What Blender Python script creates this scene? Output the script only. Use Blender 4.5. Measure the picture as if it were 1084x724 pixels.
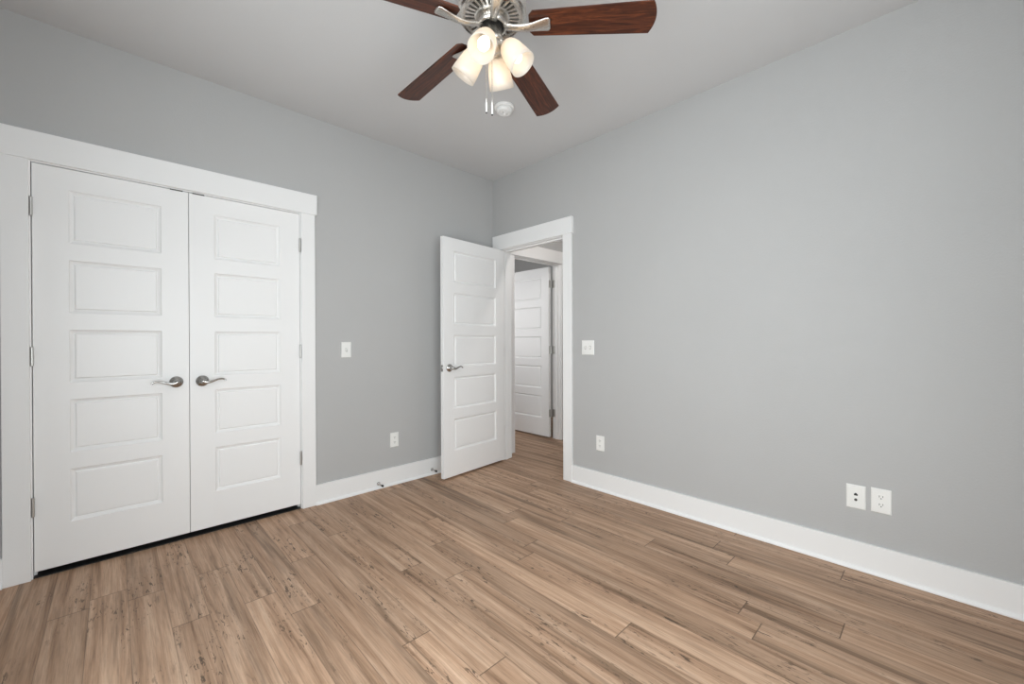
import bpy, bmesh, math, random
from mathutils import Vector, Matrix
PI = math.pi
for o in list(bpy.data.objects):
    bpy.data.objects.remove(o, do_unlink=True)
S = bpy.context.scene
C = S.collection

# ------------------------------------------------------------------ camera
cam_d = bpy.data.cameras.new('camera')
cam = bpy.data.objects.new('camera', cam_d); C.objects.link(cam)
R_ = Vector((0.720385723501433, -0.693565387793323, -0.003385591590055954))
U_ = Vector((0.004828251855693013, 0.00013358741772178436, 0.999988335001174))
F_ = Vector((0.6935568450814504, 0.7203936666916912, -0.0034449428392237516))
m = Matrix((R_, U_, -F_)).transposed().to_4x4()
m.translation = Vector((-2.71251388, -3.08301346, 1.16181626))
cam.matrix_world = m
cam_d.sensor_fit = 'HORIZONTAL'; cam_d.sensor_width = 36.0
cam_d.lens = 437.322572 / 1084 * 36.0
cam_d.clip_start = 0.02
S.camera = cam

# ------------------------------------------------------------------ world, lights, exposure
S.view_settings.view_transform = 'Standard'
S.view_settings.look = 'None'
S.view_settings.gamma = 1.0
S.view_settings.use_curve_mapping = False
S.view_settings.exposure = 0.0
S.cycles.use_denoising = True
S.cycles.max_bounces = 14
S.cycles.diffuse_bounces = 8
S.cycles.transmission_bounces = 8
S.cycles.transparent_max_bounces = 12
S.cycles.sample_clamp_indirect = 6.0
S.cycles.caustics_reflective = False
S.cycles.caustics_refractive = False

WORLD_STRENGTH = 1.0
WINDOW_WATTS = 61.0
REAR_WATTS = 47.0
HALL_WATTS = 16.0
BULB_STRENGTH = 2.9
SPOT_WATTS = 2.6
BEDROOM_WATTS = 16.0

W = bpy.data.worlds.new('sky'); S.world = W; W.use_nodes = True
bg = W.node_tree.nodes['Background']
bg.inputs[0].default_value = (0.80, 0.88, 1.0, 1); bg.inputs[1].default_value = WORLD_STRENGTH

def area_light(name, loc, direction, sx, sy, watts, color):
    d = bpy.data.lights.new(name, 'AREA'); d.shape = 'RECTANGLE'
    d.size = sx; d.size_y = sy; d.energy = watts; d.color = color
    o = bpy.data.objects.new(name, d); C.objects.link(o)
    o.location = loc
    o.rotation_euler = Vector(direction).to_track_quat('-Z', 'Y').to_euler()
    return o
# daylight in the two windows (they sit in the walls behind the photographer)
area_light('daylight_side_window', (-3.30, -2.50, 1.27), (1, 0, 0), 1.64, 1.70, WINDOW_WATTS, (0.98, 1.0, 1.032))
area_light('daylight_rear_window', (-2.20, -3.74, 1.27), (0, 1, 0), 1.44, 1.70, REAR_WATTS, (0.98, 1.0, 1.032))
def point_light(name, loc, radius, watts, color):
    d = bpy.data.lights.new(name, 'POINT'); d.energy = watts; d.color = color; d.shadow_soft_size = radius
    o = bpy.data.objects.new(name, d); C.objects.link(o); o.location = loc
    return o
point_light('hall_ceiling_lamp', (0.50, -1.00, 2.62), 0.05, HALL_WATTS, (1.0, 0.95, 0.90))

area_light('bedroom_fill_light', (-0.10, 1.45, 1.55), (1, 0, 0), 1.3, 1.3, BEDROOM_WATTS, (1.0, 1.0, 1.0))  # added unseen fill light for the hall door; the bedroom has no window

# ------------------------------------------------------------------ materials
def mat(name):
    M = bpy.data.materials.new(name); M.use_nodes = True
    nt = M.node_tree
    return M, nt, nt.nodes['Principled BSDF'], nt.nodes['Material Output']
def N(nt, t, **kw):
    n = nt.nodes.new(t)
    for k, v in kw.items():
        if k.startswith('i_'):
            key = k[2:]
            n.inputs[int(key) if key.isdigit() else key].default_value = v
        else:
            setattr(n, k, v)
    return n
def L(nt, a, b): nt.links.new(a, b)
def paint(name, col, rough, bump=0.0, scale=160.0, var=0.0, spec=0.5):
    M, nt, p, out = mat(name)
    p.inputs['Base Color'].default_value = (*col, 1); p.inputs['Roughness'].default_value = rough
    p.inputs['Specular IOR Level'].default_value = spec
    tc = N(nt, 'ShaderNodeTexCoord')
    n = N(nt, 'ShaderNodeTexNoise', i_Scale=scale, i_Detail=3.0)
    L(nt, tc.outputs['Object'], n.inputs['Vector'])
    if bump:
        b = N(nt, 'ShaderNodeBump', i_Strength=bump, i_Distance=0.002)
        L(nt, n.outputs['Fac'], b.inputs['Height']); L(nt, b.outputs[0], p.inputs['Normal'])
    if var:
        n2 = N(nt, 'ShaderNodeTexNoise', i_Scale=2.2, i_Detail=2.0)
        L(nt, tc.outputs['Object'], n2.inputs['Vector'])
        mx = N(nt, 'ShaderNodeMix', data_type='RGBA')
        mx.inputs[6].default_value = (*[c * (1 - var) for c in col], 1)
        mx.inputs[7].default_value = (*[min(1, c * (1 + var)) for c in col], 1)
        L(nt, n2.outputs['Fac'], mx.inputs[0]); L(nt, mx.outputs[2], p.inputs['Base Color'])
    return M
M_wall = paint('wall_paint_grey', (0.478, 0.478, 0.477), 0.75, bump=0.35, scale=110, var=0.02, spec=0.25)
M_ceil = paint('ceiling_paint_grey', (0.64, 0.64, 0.645), 0.85, bump=0.25, scale=140, var=0.015, spec=0.2)
M_trim = paint('trim_paint_white', (0.87, 0.87, 0.87), 0.35, spec=0.45)
M_door = paint('door_paint_white', (0.88, 0.88, 0.88), 0.36, spec=0.45)
M_plate = paint('white_plastic', (0.86, 0.86, 0.84), 0.3)
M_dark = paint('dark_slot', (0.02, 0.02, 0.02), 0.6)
M_plasticw = paint('smoke_white_plastic', (0.90, 0.90, 0.89), 0.4)
M_rubber = paint('black_rubber', (0.015, 0.015, 0.015), 0.5)
def metal(name, col, rough, aniso=0.0):
    M, nt, p, out = mat(name)
    p.inputs['Base Color'].default_value = (*col, 1); p.inputs['Metallic'].default_value = 1.0
    p.inputs['Roughness'].default_value = rough
    tc = N(nt, 'ShaderNodeTexCoord')
    n = N(nt, 'ShaderNodeTexNoise', i_Scale=300.0, i_Detail=2.0)
    L(nt, tc.outputs['Object'], n.inputs['Vector'])
    mr = N(nt, 'ShaderNodeMapRange'); mr.inputs[3].default_value = rough * 0.8; mr.inputs[4].default_value = rough * 1.25
    L(nt, n.outputs['Fac'], mr.inputs[0]); L(nt, mr.outputs[0], p.inputs['Roughness'])
    return M
M_nickel = metal('brushed_nickel', (0.70, 0.67, 0.63), 0.28)
M_satin = metal('satin_nickel_hardware', (0.50, 0.495, 0.48), 0.16)
M_hinge = metal('hinge_steel', (0.55, 0.54, 0.52), 0.35)
M_darkmetal = metal('dark_metal', (0.10, 0.095, 0.09), 0.4)

def floor_material():
    M, nt, p, out = mat('handscraped_bamboo_planks')
    PW, X0, PL = 0.124, -1.557, 1.42
    tc = N(nt, 'ShaderNodeTexCoord')
    sep = N(nt, 'ShaderNodeSeparateXYZ'); L(nt, tc.outputs['Object'], sep.inputs[0])
    def MA(op, a, b=None, c=None):
        n = N(nt, 'ShaderNodeMath', operation=op)
        for i, v in enumerate((a, b, c)):
            if v is None: continue
            if isinstance(v, (int, float)): n.inputs[i].default_value = v
            else: L(nt, v, n.inputs[i])
        return n.outputs[0]
    u = MA('DIVIDE', MA('SUBTRACT', sep.outputs[0], X0), PW)
    row = MA('FLOOR', u); fu = MA('SUBTRACT', u, row)
    wr = N(nt, 'ShaderNodeTexWhiteNoise', noise_dimensions='1D'); L(nt, row, wr.inputs['W'])
    v = MA('DIVIDE', MA('ADD', sep.outputs[1], MA('MULTIPLY', wr.outputs['Value'], 7.3)), PL)
    cell = MA('FLOOR', v); fv = MA('SUBTRACT', v, cell)
    cmb = N(nt, 'ShaderNodeCombineXYZ'); L(nt, row, cmb.inputs[0]); L(nt, cell, cmb.inputs[1])
    wn = N(nt, 'ShaderNodeTexWhiteNoise', noise_dimensions='3D'); L(nt, cmb.outputs[0], wn.inputs['Vector'])
    rnd = wn.outputs['Value']
    # per plank offset of the grain
    off = N(nt, 'ShaderNodeCombineXYZ')
    L(nt, MA('MULTIPLY', rnd, 37.0), off.inputs[0]); L(nt, MA('MULTIPLY', rnd, 91.0), off.inputs[1]); L(nt, MA('MULTIPLY', row, 3.1), off.inputs[2])
    add = N(nt, 'ShaderNodeVectorMath', operation='ADD'); L(nt, tc.outputs['Object'], add.inputs[0]); L(nt, off.outputs[0], add.inputs[1])
    def stretched(sx, sy, scale, detail, rough=0.6, dist=0.0):
        mp = N(nt, 'ShaderNodeMapping'); mp.inputs['Scale'].default_value = (sx, sy, 1)
        L(nt, add.outputs[0], mp.inputs[0])
        n = N(nt, 'ShaderNodeTexNoise', i_Scale=scale, i_Detail=detail, i_Roughness=rough, i_Distortion=dist)
        L(nt, mp.outputs[0], n.inputs['Vector']); return n.outputs['Fac']
    def ramp(f, stops):
        r = N(nt, 'ShaderNodeValToRGB'); e = r.color_ramp.elements
        while len(e) < len(stops): e.new(0.5)
        for k, (pos, c) in enumerate(stops):
            e[k].position = pos; e[k].color = (*c, 1) if not isinstance(c, float) else (c, c, c, 1)
        L(nt, f, r.inputs[0]); return r.outputs[0]
    def mix(fac, a, b, mode='MIX'):
        n = N(nt, 'ShaderNodeMix', data_type='RGBA', blend_type=mode)
        if isinstance(fac, float): n.inputs[0].default_value = fac
        else: L(nt, fac, n.inputs[0])
        for i, q in ((6, a), (7, b)):
            if isinstance(q, tuple): n.inputs[i].default_value = (*q, 1)
            else: L(nt, q, n.inputs[i])
        return n.outputs[2]
    streak = stretched(30, 1.1, 1.0, 6, 0.66, 0.45)
    fine = stretched(230, 7.0, 1.0, 4, 0.7)
    base = ramp(streak, [(0.30, (0.215, 0.124, 0.075)), (0.42, (0.385, 0.238, 0.151)), (0.55, (0.500, 0.328, 0.220)), (0.72, (0.615, 0.430, 0.305))])
    base = mix(0.75, base, ramp(fine, [(0.25, 0.55), (0.52, 1.0), (0.8, 1.25)]), 'MULTIPLY')
    tone = N(nt, 'ShaderNodeMapRange'); tone.inputs[3].default_value = 0.86; tone.inputs[4].default_value = 1.10
    L(nt, rnd, tone.inputs[0])
    cc = N(nt, 'ShaderNodeCombineColor')
    for k in range(3): L(nt, tone.outputs[0], cc.inputs[k])
    base = mix(1.0, base, cc.outputs[0], 'MULTIPLY')
    # dark bands scraped along some planks
    band = stretched(17, 0.8, 1.0, 4, 0.55, 0.5)
    bandf = ramp(band, [(0.55, 0.0), (0.68, 0.62)])
    base = mix(bandf, base, (0.115, 0.068, 0.040))
    # short black flecks that cluster in places
    fl = stretched(95, 20.0, 1.0, 3, 0.6, 0.8)
    clus = stretched(8, 2.0, 1.0, 2, 0.5)
    fleck = MA('MULTIPLY', ramp(fl, [(0.575, 0.0), (0.63, 1.0)]), ramp(clus, [(0.49, 0.0), (0.60, 0.80)]))
    base = mix(fleck, base, (0.055, 0.034, 0.022))
    # seams
    eu = MA('MULTIPLY', MA('MINIMUM', fu, MA('SUBTRACT', 1.0, fu)), PW)
    ev = MA('MULTIPLY', MA('MINIMUM', fv, MA('SUBTRACT', 1.0, fv)), PL)
    seam_u = N(nt, 'ShaderNodeMapRange'); seam_u.inputs[1].default_value = 0.0006; seam_u.inputs[2].default_value = 0.0022
    seam_u.inputs[3].default_value = 0.42; seam_u.inputs[4].default_value = 0.0; L(nt, eu, seam_u.inputs[0])
    seam_v = N(nt, 'ShaderNodeMapRange'); seam_v.inputs[1].default_value = 0.0010; seam_v.inputs[2].default_value = 0.0030
    seam_v.inputs[3].default_value = 0.75; seam_v.inputs[4].default_value = 0.0; L(nt, ev, seam_v.inputs[0])
    seam = MA('MAXIMUM', seam_u.outputs[0], seam_v.outputs[0])
    base = mix(seam, base, (0.06, 0.038, 0.024))
    L(nt, base, p.inputs['Base Color'])
    rr = N(nt, 'ShaderNodeMapRange'); rr.inputs[3].default_value = 0.42; rr.inputs[4].default_value = 0.62
    L(nt, fine, rr.inputs[0]); L(nt, rr.outputs[0], p.inputs['Roughness'])
    p.inputs['Specular IOR Level'].default_value = 0.35
    h = MA('SUBTRACT', MA('ADD', MA('MULTIPLY', fine, 0.25), MA('MULTIPLY', streak, 0.6)), MA('ADD', MA('MULTIPLY', seam, 0.9), MA('MULTIPLY', fleck, 0.4)))
    b = N(nt, 'ShaderNodeBump', i_Strength=0.35, i_Distance=0.0022); L(nt, h, b.inputs['Height']); L(nt, b.outputs[0], p.inputs['Normal'])
    return M
M_floor = floor_material()

def blade_material():
    M, nt, p, out = mat('walnut_fan_blade')
    tc = N(nt, 'ShaderNodeTexCoord')
    mp = N(nt, 'ShaderNodeMapping'); mp.inputs['Scale'].default_value = (6.0, 60.0, 10.0)
    L(nt, tc.outputs['Object'], mp.inputs[0])
    n = N(nt, 'ShaderNodeTexNoise', i_Scale=1.0, i_Detail=6.0, i_Roughness=0.65, i_Distortion=1.4)
    L(nt, mp.outputs[0], n.inputs['Vector'])
    r = N(nt, 'ShaderNodeValToRGB'); e = r.color_ramp.elements; e.new(0.5)
    for k, (pos, c) in enumerate([(0.32, (0.012, 0.004, 0.002)), (0.50, (0.060, 0.015, 0.006)), (0.70, (0.165, 0.045, 0.016))]):
        e[k].position = pos; e[k].color = (*c, 1)
    L(nt, n.outputs['Fac'], r.inputs[0]); L(nt, r.outputs[0], p.inputs['Base Color'])
    p.inputs['Roughness'].default_value = 0.38
    return M
M_blade = blade_material()

def shade_material():
    M, nt, p, out = mat('frosted_white_glass')
    nt.nodes.remove(p)
    d = N(nt, 'ShaderNodeBsdfDiffuse'); d.inputs[0].default_value = (0.92, 0.88, 0.83, 1)
    t = N(nt, 'ShaderNodeBsdfTranslucent'); t.inputs[0].default_value = (0.97, 0.91, 0.83, 1)
    g = N(nt, 'ShaderNodeBsdfGlossy'); g.inputs['Roughness'].default_value = 0.25
    m1 = N(nt, 'ShaderNodeMixShader', i_0=0.62); L(nt, d.outputs[0], m1.inputs[1]); L(nt, t.outputs[0], m1.inputs[2])
    m2 = N(nt, 'ShaderNodeMixShader', i_0=0.05); L(nt, m1.outputs[0], m2.inputs[1]); L(nt, g.outputs[0], m2.inputs[2])
    L(nt, m2.outputs[0], out.inputs[0])
    return M
M_shade = shade_material()
def emit(name, col, s):
    M, nt, p, out = mat(name)
    p.inputs['Base Color'].default_value = (1, 1, 1, 1)
    p.inputs['Emission Color'].default_value = (*col, 1); p.inputs['Emission Strength'].default_value = s
    return M
M_bulb = emit('lit_bulb', (1.0, 0.86, 0.68), BULB_STRENGTH)
def glass_material():
    M, nt, p, out = mat('window_glass')
    nt.nodes.remove(p)
    t = N(nt, 'ShaderNodeBsdfTransparent'); t.inputs[0].default_value = (0.96, 0.98, 0.97, 1)
    g = N(nt, 'ShaderNodeBsdfGlossy'); g.inputs['Roughness'].default_value = 0.02
    m1 = N(nt, 'ShaderNodeMixShader', i_0=0.06); L(nt, t.outputs[0], m1.inputs[1]); L(nt, g.outputs[0], m1.inputs[2])
    L(nt, m1.outputs[0], out.inputs[0])
    return M
M_glass = glass_material()

# ------------------------------------------------------------------ mesh helpers
def obj(name, bm, material, parent=None, loc=None, smooth=False, bevel=0.0, segs=2, rot=None):
    bmesh.ops.recalc_face_normals(bm, faces=bm.faces[:])
    me = bpy.data.meshes.new(name); bm.to_mesh(me); bm.free()
    o = bpy.data.objects.new(name, me); C.objects.link(o)
    me.materials.append(material)
    if smooth:
        for f in me.polygons: f.use_smooth = True
    if parent: o.parent = parent
    if loc: o.location = loc
    if rot: o.rotation_euler = rot
    if bevel:
        b = o.modifiers.new('bevel', 'BEVEL'); b.width = bevel; b.segments = segs; b.limit_method = 'ANGLE'; b.angle_limit = 0.6
        if smooth is False: pass
    return o
def thing(name, label, cat, loc=(0, 0, 0), rz=0.0, group=None):
    o = bpy.data.objects.new(name, None); C.objects.link(o); o.empty_display_size = 0.05
    o.location = loc; o.rotation_euler = (0, 0, rz)
    o['label'] = label; o['category'] = cat
    if group: o['group'] = group
    return o
def tag(o, label, cat, kind=None, group=None):
    o['label'] = label; o['category'] = cat
    if kind: o['kind'] = kind
    if group: o['group'] = group
    return o
def add_box(bm, x0, x1, y0, y1, z0, z1, mtx=None):
    vs = [bm.verts.new((x, y, z)) for x in (x0, x1) for y in (y0, y1) for z in (z0, z1)]
    if mtx is not None:
        for v in vs: v.co = mtx @ v.co
    for q in ((0, 1, 3, 2), (4, 6, 7, 5), (0, 4, 5, 1), (2, 3, 7, 6), (0, 2, 6, 4), (1, 5, 7, 3)):
        bm.faces.new([vs[i] for i in q])
def box(*a):
    bm = bmesh.new(); add_box(bm, *a); return bm
def add_lathe(bm, prof, n=48, mtx=None, close=False):
    rings = []
    for r, z in prof:
        if r < 1e-6:
            v = bm.verts.new((0, 0, z)); rings.append([v])
        else:
            rings.append([bm.verts.new((r * math.cos(2 * PI * k / n), r * math.sin(2 * PI * k / n), z)) for k in range(n)])
    if mtx is not None:
        for rg in rings:
            for v in rg: v.co = mtx @ v.co
    seq = list(zip(rings, rings[1:]))
    if close: seq.append((rings[-1], rings[0]))
    for a, b in seq:
        for k in range(n):
            k2 = (k + 1) % n
            if len(a) == 1 and len(b) == 1: continue
            if len(a) == 1: bm.faces.new((a[0], b[k], b[k2]))
            elif len(b) == 1: bm.faces.new((a[k], b[0], a[k2]))
            else: bm.faces.new((a[k], b[k], b[k2], a[k2]))
    for rg in (rings[0], rings[-1]):
        if not close and len(rg) > 1: bm.faces.new(rg)
def lathe(prof, n=48, mtx=None, close=False):
    bm = bmesh.new(); add_lathe(bm, prof, n, mtx, close); return bm
def add_prism(bm, outline, z0, z1, mtx=None):
    a = [bm.verts.new((x, y, z0)) for x, y in outline]; b = [bm.verts.new((x, y, z1)) for x, y in outline]
    if mtx is not None:
        for v in a + b: v.co = mtx @ v.co
    bm.faces.new(a[::-1]); bm.faces.new(b)
    n = len(a)
    for k in range(n): bm.faces.new((a[k], a[(k + 1) % n], b[(k + 1) % n], b[k]))
def catmull(pts, per=8):
    P = [Vector(q) for q in pts]; P = [2 * P[0] - P[1]] + P + [2 * P[-1] - P[-2]]
    out = []
    for i in range(1, len(P) - 2):
        for s in range(per):
            t = s / per; a, b, c, d = P[i - 1], P[i], P[i + 1], P[i + 2]
            out.append(0.5 * ((2 * b) + (c - a) * t + (2 * a - 5 * b + 4 * c - d) * t * t + (3 * b - a - 3 * c + d) * t ** 3))
    out.append(P[-2]); return out
def add_tube(bm, pts, radii, n=14, up=(0, 0, 1), flat=1.0, per=6):
    """tube along smooth path; radii per control point; flat scales the second axis"""
    path = catmull(pts, per)
    rad = []
    for i in range(len(radii) - 1):
        for s in range(per):
            t = s / per; rad.append(radii[i] * (1 - t) + radii[i + 1] * t)
    rad.append(radii[-1])
    rings = []
    for i, q in enumerate(path):
        t = (path[min(i + 1, len(path) - 1)] - path[max(i - 1, 0)]).normalized()
        s = t.cross(Vector(up))
        if s.length < 1e-4: s = t.cross(Vector((1, 0, 0)))
        s.normalize(); w = s.cross(t).normalized()
        rings.append([bm.verts.new(q + s * (rad[i] * math.cos(2 * PI * k / n)) + w * (rad[i] * flat * math.sin(2 * PI * k / n))) for k in range(n)])
    for a, b in zip(rings, rings[1:]):
        for k in range(n): bm.faces.new((a[k], a[(k + 1) % n], b[(k + 1) % n], b[k]))
    bm.faces.new(rings[0][::-1]); bm.faces.new(rings[-1])
def tube(*a, **k):
    bm = bmesh.new(); add_tube(bm, *a, **k); return bm

def wall(name, fixed_axis, f0, f1, us, zs, holes, material=None):
    """solid wall with rectangular openings; fixed_axis 0: plane x, 1: plane y.  holes: list of (u0,u1,z0,z1)"""
    bm = bmesh.new()
    us = sorted(set([us[0], us[1]] + [h[0] for h in holes] + [h[1] for h in holes]))
    zs = sorted(set([zs[0], zs[1]] + [h[2] for h in holes] + [h[3] for h in holes]))
    def solid(i, j):
        if not (0 <= i < len(us) - 1 and 0 <= j < len(zs) - 1): return False
        cu, cz = (us[i] + us[i + 1]) / 2, (zs[j] + zs[j + 1]) / 2
        return not any(h[0] < cu < h[1] and h[2] < cz < h[3] for h in holes)
    V = {}
    def v(i, j, s):
        if (i, j, s) not in V:
            f = (f0, f1)[s]; V[(i, j, s)] = bm.verts.new((f, us[i], zs[j]) if fixed_axis == 0 else (us[i], f, zs[j]))
        return V[(i, j, s)]
    for i in range(len(us) - 1):
        for j in range(len(zs) - 1):
            if not solid(i, j): continue
            for s in (0, 1): bm.faces.new((v(i, j, s), v(i + 1, j, s), v(i + 1, j + 1, s), v(i, j + 1, s)))
            for di, dj, a, b in ((-1, 0, (i, j), (i, j + 1)), (1, 0, (i + 1, j), (i + 1, j + 1)), (0, -1, (i, j), (i + 1, j)), (0, 1, (i, j + 1), (i + 1, j + 1))):
                if not solid(i + di, j + dj): bm.faces.new((v(*a, 0), v(*b, 0), v(*b, 1), v(*a, 1)))
    o = obj(name, bm, material or M_wall); o['kind'] = 'structure'; return o
def struct(name, bm, material, label=None, cat=None, bevel=0.0, smooth=False):
    o = obj(name, bm, material, bevel=bevel, smooth=smooth); o['kind'] = 'structure'
    if label: o['label'] = label; o['category'] = cat
    return o

# ------------------------------------------------------------------ room shell
H = 2.743; T = 0.117; XL = -3.144; YN = -3.57
CO = (-3.004, -1.782, 0.0, 2.046)          # closet opening
EO = (-0.890, -0.126, 0.0, 2.035)          # entry opening (y range)
HO = (0.284, 1.040, 0.0, 2.045)            # doorway across the hall
def grow(o, t=0.012): return (o[0] - t, o[1] + t, o[2], o[3] + t)
W1 = (-3.35, -1.65, 0.40, 2.15)            # side window (y range)
W2 = (-2.95, -1.45, 0.40, 2.15)            # rear window (x range)

tag(struct('floor', box(XL - T, 2.3, YN - T, 3.0, -0.08, 0.0), M_floor), 'brown hand scraped wood plank floor running out into the hall', 'floor')
tag(struct('ceiling', box(XL - T, 2.3, YN - T, 3.0, H, H + 0.1), M_ceil), 'flat light grey painted ceiling around the fan', 'ceiling')
tag(wall('wall_left', 1, 0.0, T, (XL - T, 0.0), (0, H), [grow(CO)]), 'grey wall with the white double closet doors', 'wall')
tag(wall('wall_right', 0, 0.0, T, (YN, T), (0, H), [grow(EO)]), 'long grey wall on the right with the open doorway', 'wall')
tag(wall('wall_side', 0, XL - T, XL, (YN, 0.0), (0, H), [W1]), 'grey window wall left of the photographer', 'wall')
tag(wall('wall_rear', 1, YN - T, YN, (XL - T, T), (0, H), [W2]), 'grey window wall behind the photographer', 'wall')
tag(wall('wall_hall', 1, 0.0, T, (T, 2.3), (0, H), [grow(HO)]), 'grey hall wall holding the second doorway', 'wall')
wall('wall_hall_side', 0, 1.32, 1.32 + T, (-2.6, 0.0), (0, H), [])
wall('wall_hall_end', 1, -2.6 - T, -2.6, (T, 1.32 + T), (0, H), [])
wall('wall_bedroom_rear', 1, 2.88, 3.0, (-0.25, 2.3), (0, H), [])
wall('wall_bedroom_left', 0, -0.25, -0.13, (T, 2.88), (0, H), [])
wall('wall_bedroom_right', 0, 2.18, 2.3, (T, 2.88), (0, H), [])
wall('wall_closet_back', 1, 0.75, 0.80, (XL - T, -1.5), (0, H), [])
wall('wall_closet_left', 0, XL - T, XL - T + 0.05, (T, 0.75), (0, H), [])
wall('wall_closet_right', 0, -1.55, -1.5, (T, 0.75), (0, H), [])

def u_outline_casing(name, plane_axis, surf, sgn, u0, u1, top, label, width=0.089, th=0.018, head_h=0.139, head_th=0.026, over=0.012, u_lo=None, u_hi=None):
    """craftsman casing: two legs and a thicker, overhanging head, as one connected mesh set (trim)"""
    root = thing(name, label, 'door casing'); root['kind'] = 'structure'
    def bx(a, b, z0, z1, t0, t1):
        s0, s1 = sorted((surf + sgn * t0, surf + sgn * t1))
        return box(s0, s1, a, b, z0, z1) if plane_axis == 0 else box(a, b, s0, s1, z0, z1)
    rv = 0.005
    lo, hi = u0 - rv - width, u1 + rv + width
    if u_lo is not None: lo = max(lo, u_lo)
    if u_hi is not None: hi = min(hi, u_hi)
    obj('casing_leg', bx(lo, u0 - rv, 0, top + rv, 0, th), M_trim, root, bevel=0.002)
    obj('casing_leg', bx(u1 + rv, hi, 0, top + rv, 0, th), M_trim, root, bevel=0.002)
    hl, hh = lo - over, hi + over
    if u_lo is not None: hl = max(hl, u_lo)
    if u_hi is not None: hh = min(hh, u_hi)
    obj('casing_head', bx(hl, hh, top + rv, top + rv + head_h, 0, head_th), M_trim, root, bevel=0.002)
    return root
u_outline_casing('trim_1', 1, 0.0, -1, CO[0], CO[1], CO[3], 'wide white casing framing the double closet doors')
u_outline_casing('trim_2', 0, 0.0, -1, EO[0], EO[1], EO[3] , 'white casing with thick head around the open doorway', u_hi=0.0)
u_outline_casing('trim_3', 1, 0.0, -1, HO[0], HO[1], HO[3], 'white casing of the doorway across the hall', u_lo=T + 0.02)
u_outline_casing('trim_4', 0, T, 1, EO[0], EO[1], EO[3], 'white casing on the hall side of the doorway', u_hi=0.0)

def jamb(name, plane_axis, f0, f1, u0, u1, top, stop0, label):
    """jamb lining inside an opening with a stop bead"""
    root = thing(name, label, 'door jamb'); root['kind'] = 'structure'
    def bx(a, b, z0, z1, s0, s1):
        return box(s0, s1, a, b, z0, z1) if plane_axis == 0 else box(a, b, s0, s1, z0, z1)
    e = 0.0004
    t = 0.012
    obj('jamb_side', bx(u0 - t, u0, 0, top, f0, f1), M_trim, root)
    obj('jamb_side', bx(u1, u1 + t, 0, top, f0, f1), M_trim, root)
    obj('jamb_head', bx(u0 - t, u1 + t, top, top + t, f0, f1), M_trim, root)
    s1 = stop0 + 0.034
    obj('door_stop_bead', bx(u0, u0 + 0.010, 0, top - 0.010, stop0, s1), M_trim, root)
    obj('door_stop_bead', bx(u1 - 0.010, u1, 0, top - 0.010, stop0, s1), M_trim, root)
    obj('door_stop_bead', bx(u0, u1, top - 0.010, top, stop0, s1), M_trim, root)
    return root
jamb('trim_5', 1, 0.0, T, CO[0], CO[1], CO[3], 0.040, 'white jamb lining of the closet opening')
jamb('trim_6', 0, 0.0, T, EO[0], EO[1], EO[3], 0.040, 'white jamb lining of the open doorway')
jamb('trim_7', 1, 0.0, T, HO[0], HO[1], HO[3], 0.040, 'white jamb lining of the doorway across the hall')

def baseboard(name, axis, surf, sgn, u0, u1, label, inset0=0.0):
    # profile: board 0.140 x 0.014 with eased top + shoe moulding at its foot
    prof = [(0, 0), (0.026, 0), (0.026, 0.006), (0.0225, 0.013), (0.0165, 0.018), (0.014, 0.019), (0.014, 0.1388), (0.0128, 0.140), (0, 0.140)]
    bm = bmesh.new()
    ends = []
    for u in (u0, u1):
        ends.append([bm.verts.new((surf + sgn * t, u, z) if axis == 0 else (u, surf + sgn * t, z)) for t, z in prof])
    n = len(prof)
    for k in range(n): bm.faces.new((ends[0][k], ends[0][(k + 1) % n], ends[1][(k + 1) % n], ends[1][k]))
    bm.faces.new(ends[0]); bm.faces.new(ends[1])
    return tag(struct(name, bm, M_trim), label, 'baseboard')
baseboard('baseboard_left', 1, 0.0, -1, CO[1] + 0.094, 0.0, 'white baseboard between the closet and the room corner')
baseboard('baseboard_right', 0, 0.0, -1, YN, EO[0] - 0.094, 'tall white baseboard along the long right wall')
baseboard('baseboard_side', 0, XL, 1, YN, 0.0, 'white baseboard under the side window')
baseboard('baseboard_rear', 1, YN, 1, XL + 0.027, -0.027, 'white baseboard behind the photographer')
baseboard('baseboard_stub', 1, 0.0, -1, XL + 0.027, CO[0] - 0.094, 'short white baseboard left of the closet casing')
baseboard('baseboard_hall', 1, 0.0, -1, HO[1] + 0.094, 1.32, 'white baseboard at the hall corner')

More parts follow.
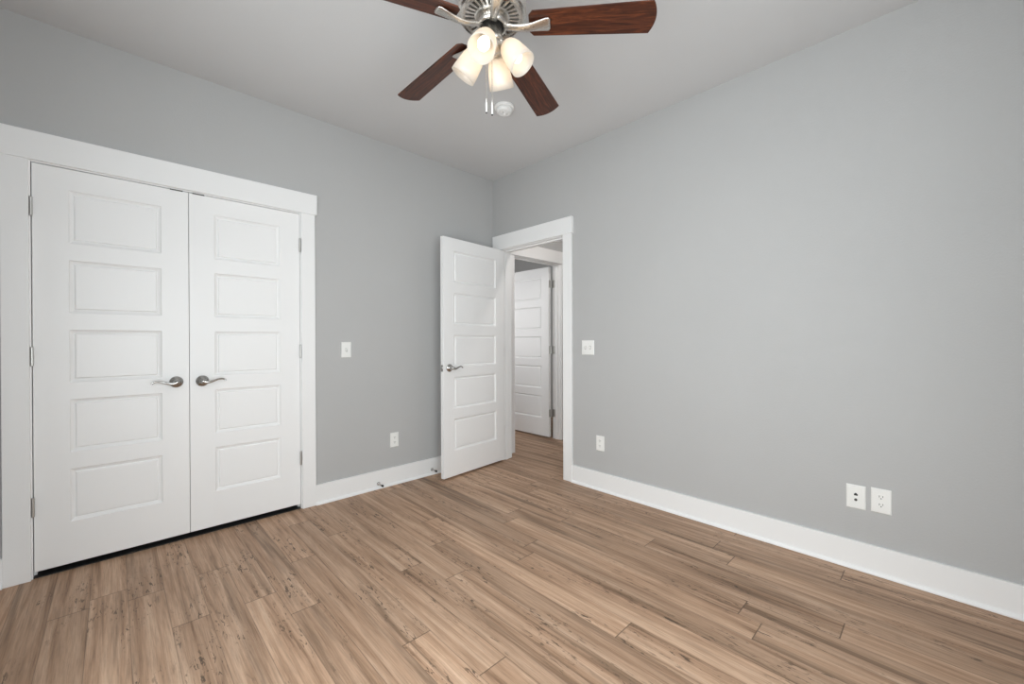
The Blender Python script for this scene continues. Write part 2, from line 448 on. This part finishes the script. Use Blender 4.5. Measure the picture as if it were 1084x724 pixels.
def window(name, axis, w, wall0, wall1, inward, label):
    root = thing(name, label, 'window'); root['kind'] = 'structure'
    a0, a1, z0, z1 = w
    mid = wall0 + (wall1 - wall0) * 0.35
    def bx(a, b, c, d, s0, s1):
        s0, s1 = sorted((s0, s1))
        return box(s0, s1, a, b, c, d) if axis == 0 else box(a, b, s0, s1, c, d)
    f = 0.05
    bm = bmesh.new()
    def ab(a, b, c, d, s0, s1):
        s0, s1 = sorted((s0, s1))
        add_box(bm, *((s0, s1, a, b, c, d) if axis == 0 else (a, b, s0, s1, c, d)))
    ab(a0, a0 + f, z0, z1, mid - 0.03, mid + 0.03); ab(a1 - f, a1, z0, z1, mid - 0.03, mid + 0.03)
    ab(a0 + f, a1 - f, z0, z0 + f, mid - 0.03, mid + 0.03); ab(a0 + f, a1 - f, z1 - f, z1, mid - 0.03, mid + 0.03)
    zm = (z0 + z1) / 2
    ab(a0 + f, a1 - f, zm - 0.02, zm + 0.02, mid - 0.02, mid + 0.02)
    obj('window_frame', bm, M_trim, root)
    obj('window_pane', bx(a0 + f, a1 - f, z0 + f, zm - 0.02, mid - 0.002, mid + 0.002), M_glass, root)
    obj('window_pane', bx(a0 + f, a1 - f, zm + 0.02, z1 - f, mid - 0.002, mid + 0.002), M_glass, root)
    face = wall1
    cw = 0.089
    obj('window_casing', bx(a0 - cw, a0, z0 - 0.02, z1, face, face + inward * 0.018), M_trim, root)
    obj('window_casing', bx(a1, a1 + cw, z0 - 0.02, z1, face, face + inward * 0.018), M_trim, root)
    obj('window_casing', bx(a0 - cw - 0.012, a1 + cw + 0.012, z1, z1 + 0.139, face, face + inward * 0.026), M_trim, root)
    obj('window_sill', bx(a0 - cw - 0.02, a1 + cw + 0.02, z0 - 0.045, z0 - 0.02, face, face + inward * 0.05), M_trim, root)
window('window_1', 0, W1, XL - T, XL, 1, 'white framed window in the side wall')
window('window_2', 1, W2, YN - T, YN, 1, 'white framed window behind the photographer')

tag(struct('gap_shade_strip', box(CO[0] + 0.0005, CO[1] - 0.0005, 0.003, T + 0.02, 0.0, 0.004), M_dark), 'black strip painted as the shade under the closet doors', 'painted shade')  # near-black strip paints the shade in the gap below the doors
# ------------------------------------------------------------------ doors
def door_slab_bm(w, h, stile, panels, th=0.035):
    """moulded door: local x 0..w, y 0..th, z 0..h ; five panels pressed on both faces"""
    bm = bmesh.new()
    xs = [0, stile, w - stile, w]
    zs = [0] + [z for pz in panels for z in pz] + [h]
    prof = [(0.0, 0.0), (0.0032, 0.0060), (0.0180, 0.0145), (0.0215, 0.0050), (0.026, 0.0040)]   # (inset, depth)
    grids = []
    for y, s in ((0.0, 1), (th, -1)):
        G = [[bm.verts.new((x, y, z)) for z in zs] for x in xs]
        grids.append(G)
        for i in range(3):
            for j in range(len(zs) - 1):
                if i == 1 and j % 2 == 1:
                    ring = [G[1][j], G[2][j], G[2][j + 1], G[1][j + 1]]
                    x0, x1, z0, z1 = xs[1], xs[2], zs[j], zs[j + 1]
                    for ins, dep in prof[1:]:
                        nr = [bm.verts.new((x, y + s * dep, z)) for x, z in ((x0 + ins, z0 + ins), (x1 - ins, z0 + ins), (x1 - ins, z1 - ins), (x0 + ins, z1 - ins))]
                        for k in range(4): bm.faces.new((ring[k], ring[(k + 1) % 4], nr[(k + 1) % 4], nr[k]))
                        ring = nr
                    bm.faces.new(ring)
                else:
                    bm.faces.new((G[i][j], G[i + 1][j], G[i + 1][j + 1], G[i][j + 1]))
    A, B = grids
    nz = len(zs)
    for i in range(3):
        for j in (0, nz - 1): bm.faces.new((A[i][j], A[i + 1][j], B[i + 1][j], B[i][j]))
    for j in range(nz - 1):
        for i in (0, 3): bm.faces.new((A[i][j], A[i][j + 1], B[i][j + 1], B[i][j]))
    return bm
PANELS = [(0.213 + 0.3553 * k, 0.213 + 0.3553 * k + 0.268) for k in range(5)]

def handle(parent, x, z, face_y, ny, dirx, name='lever_handle'):
    """rose + waved lever; face_y door face, ny outward direction (+-1 in local y), dirx lever direction"""
    yy = lambda d: face_y + ny * d
    mtx = Matrix.Translation((x, face_y, z)) @ Matrix.Rotation(-ny * PI / 2 * -1, 4, 'X')
    # rotate +Z onto ny*Y
    mtx = Matrix.Translation((x, face_y, z)) @ Matrix(((1, 0, 0, 0), (0, 0, ny, 0), (0, -ny, 0, 0), (0, 0, 0, 1)))
    h = obj(name, lathe([(0, 0), (0.0325, 0), (0.033, 0.004), (0.031, 0.008), (0.025, 0.011), (0.016, 0.015), (0.0125, 0.022), (0.0115, 0.038), (0.0135, 0.046), (0.0125, 0.056), (0, 0.059)], 40, mtx), M_satin, parent, smooth=True)
    pts = [(x - dirx * 0.004, yy(0.050), z - 0.001), (x + dirx * 0.020, yy(0.051), z - 0.006), (x + dirx * 0.045, yy(0.050), z - 0.001), (x + dirx * 0.068, yy(0.047), z + 0.007),
           (x + dirx * 0.088, yy(0.045), z + 0.010), (x + dirx * 0.104, yy(0.044), z + 0.006), (x + dirx * 0.111, yy(0.045), z - 0.003)]
    obj('lever', tube(pts, [0.0095, 0.0085, 0.0068, 0.0056, 0.0050, 0.0048, 0.0050], n=12, up=(0, 1, 0), flat=0.85), M_satin, h, smooth=True)
    return h

def hinge(parent, px, py, z, leaf_dirs, hh=0.089):
    """knuckle at (px,py) and leaves lying along the given boxes"""
    bm = bmesh.new()
    r = 0.0062
    add_lathe(bm, [(0, z - hh / 2 - 0.004), (r * 0.7, z - hh / 2 - 0.003), (r, z - hh / 2), (r, z - hh / 6 - 0.0008), (r * .8, z - hh / 6 - 0.0006), (r * .8, z - hh / 6 + 0.0006), (r, z - hh / 6 + 0.0008), (r, z + hh / 6 - 0.0008),
              (r * .8, z + hh / 6 - .0006), (r * .8, z + hh / 6 + .0006), (r, z + hh / 6 + .0008), (r, z + hh / 2), (r * 0.7, z + hh / 2 + 0.003), (0, z + hh / 2 + 0.004)], 16, Matrix.Translation((px, py, 0)))
    for (x0, x1, y0, y1) in leaf_dirs:
        add_box(bm, x0, x1, y0, y1, z - hh / 2, z + hh / 2)
    return obj('hinge', bm, M_hinge, parent)

def make_door(name, w, h, label, side, stile=0.118):
    root = thing(name, label, 'door'); root['kind'] = 'structure'
    obj('door_panel', door_slab_bm(w, h, stile, PANELS), M_door, root, bevel=0.0012, segs=1)
    return root
DH = 2.010
# closet pair: faces flush with the wall face (y=0), open into the room
dw = (CO[1] - CO[0] - 0.009) / 2
d1 = make_door('door_1', dw, DH, 'left leaf of the white five panel double closet doors, hinged on the left', 'L', 0.123)
d1.location = (CO[0] + 0.0035, 0.001, 0.032)
d2 = make_door('door_2', dw, DH, 'right leaf of the white five panel double closet doors, beside the bare wall', 'R', 0.123)
d2.location = (CO[1] - 0.003 - dw, 0.001, 0.032)
handle(d1, dw - 0.060, 0.896, 0.0, -1, -1)
handle(d2, 0.060, 0.894, 0.0, -1, 1)
for z in (1.795, 1.060, 0.320):
    hinge(d1, -0.0025, -0.0045, z, [(-0.0055, 0.0005, 0.0, 0.02)])
    hinge(d2, dw + 0.002, -0.0045, z, [(dw - 0.0005, dw + 0.005, 0.0, 0.02)])
for d, x in ((d1, dw - 0.054), (d2, 0.046)):
    o = obj('ball_catch', box(x - 0.0285, x + 0.0285, -0.0035, 0.020, DH - 0.0025, DH + 0.0035), M_darkmetal, d)
    o['label'] = 'dark metal catch plate on the top edge'

# entry door, swung open almost flat against the closet wall.  local: x from pin along width, y- is the side we see
EW = 0.756
TH = 0.100
d3 = make_door('door_3', EW, DH, 'white five panel door swung open against the wall by the corner', 'E', 0.117)
# local frame: x along (-cos,-sin), y such that y=0 face is the one seen
pin = Vector((-0.008, -0.122))
ux = Vector((-math.cos(TH), -math.sin(TH))); nv = Vector((math.sin(TH), -math.cos(TH)))
o3 = pin + ux * 0.003 + nv * 0.041
# rotation by angle PI+TH maps local x to ux; local +y then maps to (sin, -cos) = nv  (towards the room)
d3.rotation_euler = (0, 0, PI + TH)
o3b = pin + ux * 0.003 + nv * 0.006
d3.location = (o3b.x, o3b.y, 0.018)
handle(d3, EW - 0.063, 0.917, 0.035, 1, -1)
handle(d3, EW - 0.063, 0.917, 0.0, -1, -1)
lp = obj('latch_plate', box(EW - 0.0005, EW + 0.0012, 0.006, 0.029, 0.917 - 0.028, 0.917 + 0.028), M_satin, d3)
obj('latch_bolt', box(EW, EW + 0.009, 0.011, 0.024, 0.917 - 0.008, 0.917 + 0.008), M_satin, lp, bevel=0.002)
for z in (1.81, 1.03, 0.28):
    hinge(d3, -0.003, -0.006, z, [(-0.0018, 0.0004, 0.0, 0.034)])

# door across the hall: opened a quarter turn into the far bedroom, seen face towards -x
d4 = make_door('door_4', 0.748, DH, 'white five panel door standing open beyond the hall doorway', 'H', 0.117)
# local x -> +y world, local y -> -x world with rotation +90
d4.rotation_euler = (0, 0, PI / 2)
d4.location = (1.016, T + 0.012, 0.020)
handle(d4, 0.748 - 0.063, 0.917, 0.035, 1, -1)
for z in (1.81, 1.03, 0.28):
    hinge(d4, -0.005, -0.006, z, [(-0.0018, 0.0004, 0.0, 0.034), (-0.046, -0.006, -0.0240, -0.0215)])

# ------------------------------------------------------------------ ceiling fan
FX, FY = -1.572, -1.785
fan = thing('ceiling_fan', 'five blade ceiling fan with dark walnut blades and nickel motor, lit four shade light kit', 'ceiling fan', (FX, FY, H))
dz = lambda z: z - H
obj('canopy', lathe([(0, 0), (0.078, 0), (0.080, -0.010), (0.072, -0.030), (0.050, -0.048), (0.022, -0.056), (0, -0.056)], 48), M_nickel, fan, smooth=True)
obj('downrod', lathe([(0, -0.050), (0.0135, -0.050), (0.0135, dz(2.645)), (0, dz(2.645))], 24), M_nickel, fan, smooth=True)
obj('motor_housing', lathe([(0, dz(2.650)), (0.035, dz(2.650)), (0.045, dz(2.640)), (0.095, dz(2.628)), (0.132, dz(2.612)), (0.142, dz(2.595)), (0.143, dz(2.525)), (0.140, dz(2.512)), (0.134, dz(2.507)), (0.118, dz(2.508)), (0.116, dz(2.513)), (0, dz(2.513))], 72), M_nickel, fan, smooth=False)
fan.children[-1].data.polygons.foreach_set('use_smooth', [True] * len(fan.children[-1].data.polygons))
md = fan.children[-1].modifiers.new('es', 'EDGE_SPLIT'); md.split_angle = 0.6
# vented underside: dark recess with radial bars between an outer rim and an inner collar
vent = obj('vent_ring', lathe([(0.046, dz(2.511)), (0.120, dz(2.511)), (0.120, dz(2.509)), (0.046, dz(2.509))], 64, close=True), M_darkmetal, fan)
vent['label'] = 'slotted nickel vent ring under the motor'
bm = bmesh.new()
NB = 30
for k in range(NB):
    a = 2 * PI * k / NB
    w0, w1 = 0.0036, 0.0058
    mt = Matrix.Rotation(a, 4, 'Z')
    add_prism(bm, [(0.070, -w0), (0.118, -w1), (0.118, w1), (0.070, w0)], dz(2.5095), dz(2.503), mt)
add_lathe(bm, [(0.112, dz(2.5095)), (0.1335, dz(2.5095)), (0.1335, dz(2.5035)), (0.128, dz(2.501)), (0.120, dz(2.501)), (0.112, dz(2.5035))], 72, close=True)
add_lathe(bm, [(0.056, dz(2.5095)), (0.0735, dz(2.5095)), (0.0735, dz(2.502)), (0.070, dz(2.499)), (0.056, dz(2.499))], 64, close=True)
obj('vent_grille', bm, M_nickel, vent)
fly = obj('flywheel', lathe([(0.050, dz(2.503)), (0.064, dz(2.503)), (0.065, dz(2.474)), (0.061, dz(2.464)), (0.054, dz(2.462)), (0.0505, dz(2.466))], 64, close=True), M_nickel, fan, smooth=True)
obj('dark_gap_collar', lathe([(0, dz(2.503)), (0.0505, dz(2.503)), (0.0505, dz(2.477)), (0, dz(2.477))], 48), M_dark, fan)
obj('switch_housing', lathe([(0, dz(2.489)), (0.038, dz(2.489)), (0.041, dz(2.482)), (0.0415, dz(2.420)), (0.047, dz(2.414)), (0.048, dz(2.404)), (0.043, dz(2.398)), (0, dz(2.398))], 48), M_nickel, fan, smooth=True)
A0 = 5.375
PITCH = math.radians(-12); DROOP = math.radians(3.34)
def blade_bm():
    # local x radial, y across, z up, centred on the pitch axis
    pts = []
    r0, r1, w0, w1 = 0.155, 0.66, 0.054, 0.067
    pts += [(r0, -w0 + 0.018), (r0 + 0.016, -w0)]
    for k in range(1, 5): 
        t = k / 5; pts.append((r0 + 0.016 + t * (r1 - 0.03 - r0 - 0.016), -(w0 + t * (w1 - w0))))
    for k in range(0, 13):
        y = -w1 + 2 * w1 * k / 12
        pts.append((r1 - 0.020 * (abs(y) / w1) ** 2.0, y))
    for k in range(4, 0, -1):
        t = k / 5; pts.append((r0 + 0.016 + t * (r1 - 0.03 - r0 - 0.016), (w0 + t * (w1 - w0))))
    pts += [(r0 + 0.016, w0), (r0, w0 - 0.018)]
    bm = bmesh.new(); add_prism(bm, pts, -0.003, 0.003); return bm
def iron_bm():
    bm = bmesh.new()
    # (r, z, half width, thickness)
    st = [(0.050, -0.010, 0.015, 0.012), (0.072, -0.012, 0.0155, 0.013), (0.095, -0.017, 0.016, 0.014), (0.12, -0.020, 0.0165, 0.014), (0.145, -0.020, 0.0175, 0.013), (0.172, -0.017, 0.020, 0.012),
          (0.200, -0.012, 0.0245, 0.011), (0.226, -0.008, 0.0295, 0.010), (0.236, -0.008, 0.0285, 0.008), (0.242, -0.007, 0.022, 0.005)]
    rings = []
    n = 12
    for r, z, w, t in st:
        ring = []
        for k in range(n):
            a = 2 * PI * k / n
            ring.append(bm.verts.new((r, w * math.cos(a) * (1.0 if abs(math.cos(a)) > .5 else 1.0), z + t * 0.5 * math.sin(a) * 1.15)))
        rings.append(ring)
    for a, b in zip(rings, rings[1:]):
        for k in range(n): bm.faces.new((a[k], a[(k + 1) % n], b[(k + 1) % n], b[k]))
    bm.faces.new(rings[0]); bm.faces.new(rings[-1])
    return bm
blades = []
for k in range(5):
    a = A0 + k * 2 * PI / 5
    if k == 0:
        b0 = obj('fan_blade', blade_bm(), M_blade, fan, bevel=0.0015)
        i0 = obj('blade_iron', iron_bm(), M_nickel, b0, smooth=True)
        o = b0
    else:
        o = b0.copy(); C.objects.link(o); o.parent = fan
        i = i0.copy(); C.objects.link(i); i.parent = o
    o.location = (0, 0, dz(2.475))
    o.rotation_mode = 'XYZ'
    o.rotation_euler = (PITCH, DROOP, a)
# light kit
kit = obj('light_kit_fitter', lathe([(0, dz(2.400)), (0.036, dz(2.400)), (0.043, dz(2.392)), (0.043, dz(2.376)), (0.034, dz(2.362)), (0.016, dz(2.354)), (0.010, dz(2.344)), (0, dz(2.341))], 40), M_nickel, fan, smooth=True)
LA = 3.662
for k in range(4):
    a = LA + k * PI / 2
    ca, sa = math.cos(a), math.sin(a)
    neck = Vector((0.058 * ca, 0.058 * sa, dz(2.388)))
    rim = Vector((0.133 * ca, 0.133 * sa, dz(2.287)))
    ax = (rim - neck).normalized()
    q = Vector((0, 0, 1)).rotation_difference(ax).to_matrix().to_4x4()
    mt = Matrix.Translation(neck) @ q
    arm = obj('lamp_arm', tube([(0.030 * ca, 0.030 * sa, dz(2.385)), (0.044 * ca, 0.044 * sa, dz(2.396)), tuple(neck + ax * 0.002)], [0.010, 0.011, 0.012], n=14), M_nickel, fan, smooth=True)
    add = lathe([(0, -0.006), (0.017, -0.006), (0.021, 0.0), (0.021, 0.016), (0.018, 0.022), (0, 0.022)], 28, mt)
    obj('lamp_socket', add, M_nickel, arm, smooth=True)
    Lh = (rim - neck).length
    outp = [(0.019, 0.004), (0.026, 0.006), (0.034, 0.013), (0.041, 0.026), (0.0460, 0.045), (0.0495, 0.070), (0.0525, 0.098), (0.0545, Lh)]
    inp = [(r - 0.003, z + (0.003 if z < 0.02 else 0.0)) for r, z in outp[::-1]]
    sh = obj('lamp_shade', lathe(outp + inp, 48, mt, close=True), M_shade, fan, smooth=True)
    bl = obj('light_bulb', lathe([(0, 0.020), (0.012, 0.022), (0.013, 0.034), (0.019, 0.048), (0.0235, 0.062), (0.0250, 0.074), (0.0228, 0.087), (0.016, 0.097), (0, 0.101)], 32, mt), M_bulb, fan, smooth=True)
    bl['label'] = 'glowing round bulb inside its shade'
    sd_ = bpy.data.lights.new('bulb_light', 'SPOT'); sd_.energy = SPOT_WATTS; sd_.color = (1.0, 0.96, 0.91)
    sd_.spot_size = math.radians(150); sd_.spot_blend = 0.5; sd_.shadow_soft_size = 0.02
    so = bpy.data.objects.new('bulb_light', sd_); C.objects.link(so); so.parent = fan
    so.location = neck + ax * 0.124; so.rotation_euler = ax.to_track_quat('-Z', 'Y').to_euler()
for k, (ox, oy, zb) in enumerate(((-0.0445, -0.014, 2.088), (-0.030, -0.033, 2.077))):
    pc = bmesh.new()
    add_tube(pc, [(ox * 0.75, oy * 0.75, dz(2.415)), (ox * 0.98, oy * 0.98, dz(2.408)), (ox, oy, dz(2.36)), (ox, oy, dz(zb + 0.03))], [0.0018] * 4, n=8)
    c = obj('pull_chain', pc, M_nickel, fan, smooth=True)
    obj('pull_fob', lathe([(0, dz(zb + 0.044)), (0.0022, dz(zb + 0.043)), (0.0036, dz(zb + 0.036)), (0.0036, dz(zb + 0.004)), (0, dz(zb + 0.004))], 16, Matrix.Translation((ox, oy, 0))), M_plate, c, smooth=True)
    obj('pull_tip', lathe([(0, dz(zb + 0.0045)), (0.0034, dz(zb + 0.0045)), (0.0034, dz(zb)), (0, dz(zb))], 16, Matrix.Translation((ox, oy, 0))), M_dark, c)

# ------------------------------------------------------------------ smoke detector
sd = thing('smoke_detector', 'round white smoke detector on the ceiling beyond the fan', 'smoke detector', (-0.806, -1.036, H))
obj('detector_base', lathe([(0, 0), (0.066, 0), (0.067, -0.004), (0.066, -0.014), (0.061, -0.018), (0, -0.018)], 56), M_plasticw, sd, smooth=True)
cv = obj('detector_cover', lathe([(0, -0.017), (0.0535, -0.017), (0.054, -0.030), (0.050, -0.040), (0.040, -0.045), (0.034, -0.0455), (0.032, -0.0435), (0.029, -0.0435), (0.027, -0.046), (0, -0.047)], 56), M_plasticw, sd, smooth=True)
obj('test_button', lathe([(0, -0.0465), (0.010, -0.0465), (0.010, -0.049), (0.008, -0.050), (0, -0.050)], 24, Matrix.Translation((0.008, 0.010, 0))), M_plasticw, cv, smooth=True)
obj('indicator_light', lathe([(0, -0.0462), (0.0035, -0.0462), (0.0035, -0.048), (0, -0.0485)], 16, Matrix.Translation((-0.016, -0.006, 0))), M_dark, cv)

# ------------------------------------------------------------------ plates on the walls (local frame: x right, z up, y- out of the wall)
def plate_mesh(w, h, t=0.0055):
    bm = bmesh.new()
    a = [bm.verts.new((x, 0, z)) for x, z in ((-w/2, -h/2), (w/2, -h/2), (w/2, h/2), (-w/2, h/2))]
    b = [bm.verts.new((x, -t * 0.45, z)) for x, z in ((-w/2, -h/2), (w/2, -h/2), (w/2, h/2), (-w/2, h/2))]
    e = 0.004
    c = [bm.verts.new((x, -t, z)) for x, z in ((-w/2+e, -h/2+e), (w/2-e, -h/2+e), (w/2-e, h/2-e), (-w/2+e, h/2-e))]
    for p0, p1 in ((a, b), (b, c)):
        for k in range(4): bm.faces.new((p0[k], p0[(k+1) % 4], p1[(k+1) % 4], p1[k]))
    bm.faces.new(a); bm.faces.new(c); return bm
ROT_Y = Matrix.Rotation(PI / 2, 4, 'X')      # +Z -> -Y
def disc(x, z, r, y0, y1, n=20):
    return lathe([(0, -y0), (r, -y0), (r, -y1), (0, -y1)], n, Matrix.Translation((x, 0, z)) @ ROT_Y)
def screws(parent, pts, t=0.0055):
    for x, z in pts:
        o = obj('screw', disc(x, z, 0.0032, -t + 0.0008, -t - 0.0007, 14), M_plate, parent)
def toggle(parent, x, up):
    gap = obj('slot_gap_shade', box(x - 0.0068, x + 0.0068, -0.0059, -0.004, -0.0140, 0.0140), M_dark, parent)  # near-black box paints the shadowed gap around the toggle
    bm = bmesh.new(); add_box(bm, x - 0.0053, x + 0.0053, -0.0066, -0.004, -0.0122, 0.0122)
    sur = obj('toggle_slot', bm, M_plate, parent, bevel=0.0006)
    bm = bmesh.new()
    s = 1 if up else -1
    add_prism(bm, [(-0.0045, -0.005), (0.0045, -0.005), (0.0036, 0.016), (-0.0036, 0.016)], -0.0035, 0.0035, Matrix.Translation((x, -0.006, 0)) @ Matrix.Rotation(PI / 2 - s * -0.5, 4, 'X') )
    obj('toggle', bm, M_plate, sur, bevel=0.0008)
def duplex(parent):
    for s in (-1, 1):
        z = s * 0.0195
        outl = []
        for k in range(24):
            a = 2 * PI * k / 24
            outl.append((0.0172 * max(-0.92, min(0.92, math.cos(a) * 1.08)), 0.0145 * math.sin(a)))
        bm = bmesh.new(); add_prism(bm, outl, 0.004, 0.0072, Matrix.Translation((0, 0, z)) @ ROT_Y)
        r = obj('receptacle', bm, M_plate, parent, bevel=0.0006)
        bm = bmesh.new()
        for x, hw, hh in ((-0.0064, 0.0012, 0.0045), (0.0064, 0.0012, 0.0038)):
            add_box(bm, x - hw, x + hw, -0.0075, -0.0068, z + 0.0035 - hh, z + 0.0035 + hh)
        add_lathe(bm, [(0, 0.0068), (0.0026, 0.0068), (0.0026, 0.0075), (0, 0.0075)], 14, Matrix.Translation((0, 0, z - 0.0068)) @ ROT_Y)
        obj('slots', bm, M_dark, r)
    screws(parent, [(0, 0)], 0.0055)
RW = PI / 2 * -1   # rotation so that local -y points to -x world : rotate by -90 -> (0,-1)->(-1,0)
sw1 = thing('light_switch', 'white single toggle light switch on the wall right of the closet', 'light switch', (-1.464, 0.0, 1.098))
obj('wall_plate', plate_mesh(0.0715, 0.115), M_plate, sw1); toggle(sw1, 0, True); screws(sw1, [(0, 0.030), (0, -0.030)])
sw2 = thing('light_switch', 'white two toggle light switch beside the open doorway', 'light switch', (0.0, -1.137, 1.104), RW)
obj('wall_plate', plate_mesh(0.116, 0.115), M_plate, sw2)
for x, u in ((-0.023, True), (0.023, False)): toggle(sw2, x, u); screws(sw2, [(x, 0.030), (x, -0.030)])
ol1 = thing('power_outlet', 'white power outlet low on the wall between closet and open door', 'power outlet', (-1.076, 0.0, 0.360), 0)
obj('wall_plate', plate_mesh(0.0715, 0.115), M_plate, ol1); duplex(ol1)
ol2 = thing('power_outlet', 'white power outlet below the two toggle switch, by the doorway', 'power outlet', (0.0, -1.250, 0.363), RW)
obj('wall_plate', plate_mesh(0.0715, 0.115), M_plate, ol2); duplex(ol2)
ol3 = thing('power_outlet', 'white power outlet just right of the data jack on the long right wall', 'power outlet', (0.0, -2.879, 0.367), RW)
obj('wall_plate', plate_mesh(0.0765, 0.119), M_plate, ol3); duplex(ol3)
jk = thing('data_jack', 'white data and cable jack plate left of the outlet on the long right wall', 'wall jack', (0.0, -2.783, 0.363), RW)
obj('wall_plate', plate_mesh(0.0765, 0.119), M_plate, jk); screws(jk, [(0, 0.045), (0, -0.030)])
bm = bmesh.new(); add_prism(bm, [(-0.0075, -0.006), (0.0075, -0.006), (0.0075, 0.002), (0.004, 0.002), (0.004, 0.006), (-0.004, 0.006), (-0.004, 0.002), (-0.0075, 0.002)], 0.0045, 0.0062, Matrix.Translation((0, 0, 0.013)) @ ROT_Y)
obj('phone_port', bm, M_dark, jk)
cx_ = obj('cable_port', lathe([(0, 0.004), (0.0062, 0.004), (0.0062, 0.008), (0.0045, 0.0085), (0.0045, 0.013), (0, 0.013)], 18, Matrix.Translation((0, 0, -0.014)) @ ROT_Y), M_darkmetal, jk)

# ------------------------------------------------------------------ door stops on the left baseboard
for (x, z, lab) in ((-1.221, 0.040, 'nickel door stop with black tip on the baseboard, nearer the closet'),
                    (-0.730, 0.045, 'nickel door stop with black tip on the baseboard behind the open door')):
    ds = thing('door_stop', lab, 'door stop', (x, -0.014, z), 0)
    obj('mounting_base', lathe([(0, 0), (0.0135, 0), (0.0135, 0.003), (0.009, 0.008), (0.006, 0.011), (0, 0.011)], 24, ROT_Y), M_satin, ds, smooth=True)
    obj('rod', lathe([(0, 0.010), (0.0052, 0.010), (0.0045, 0.016), (0.0045, 0.062), (0, 0.062)], 18, ROT_Y), M_satin, ds, smooth=True)
    obj('rubber_tip', lathe([(0, 0.060), (0.0078, 0.060), (0.0085, 0.064), (0.0085, 0.074), (0.0065, 0.077), (0, 0.077)], 20, ROT_Y), M_rubber, ds, smooth=True)
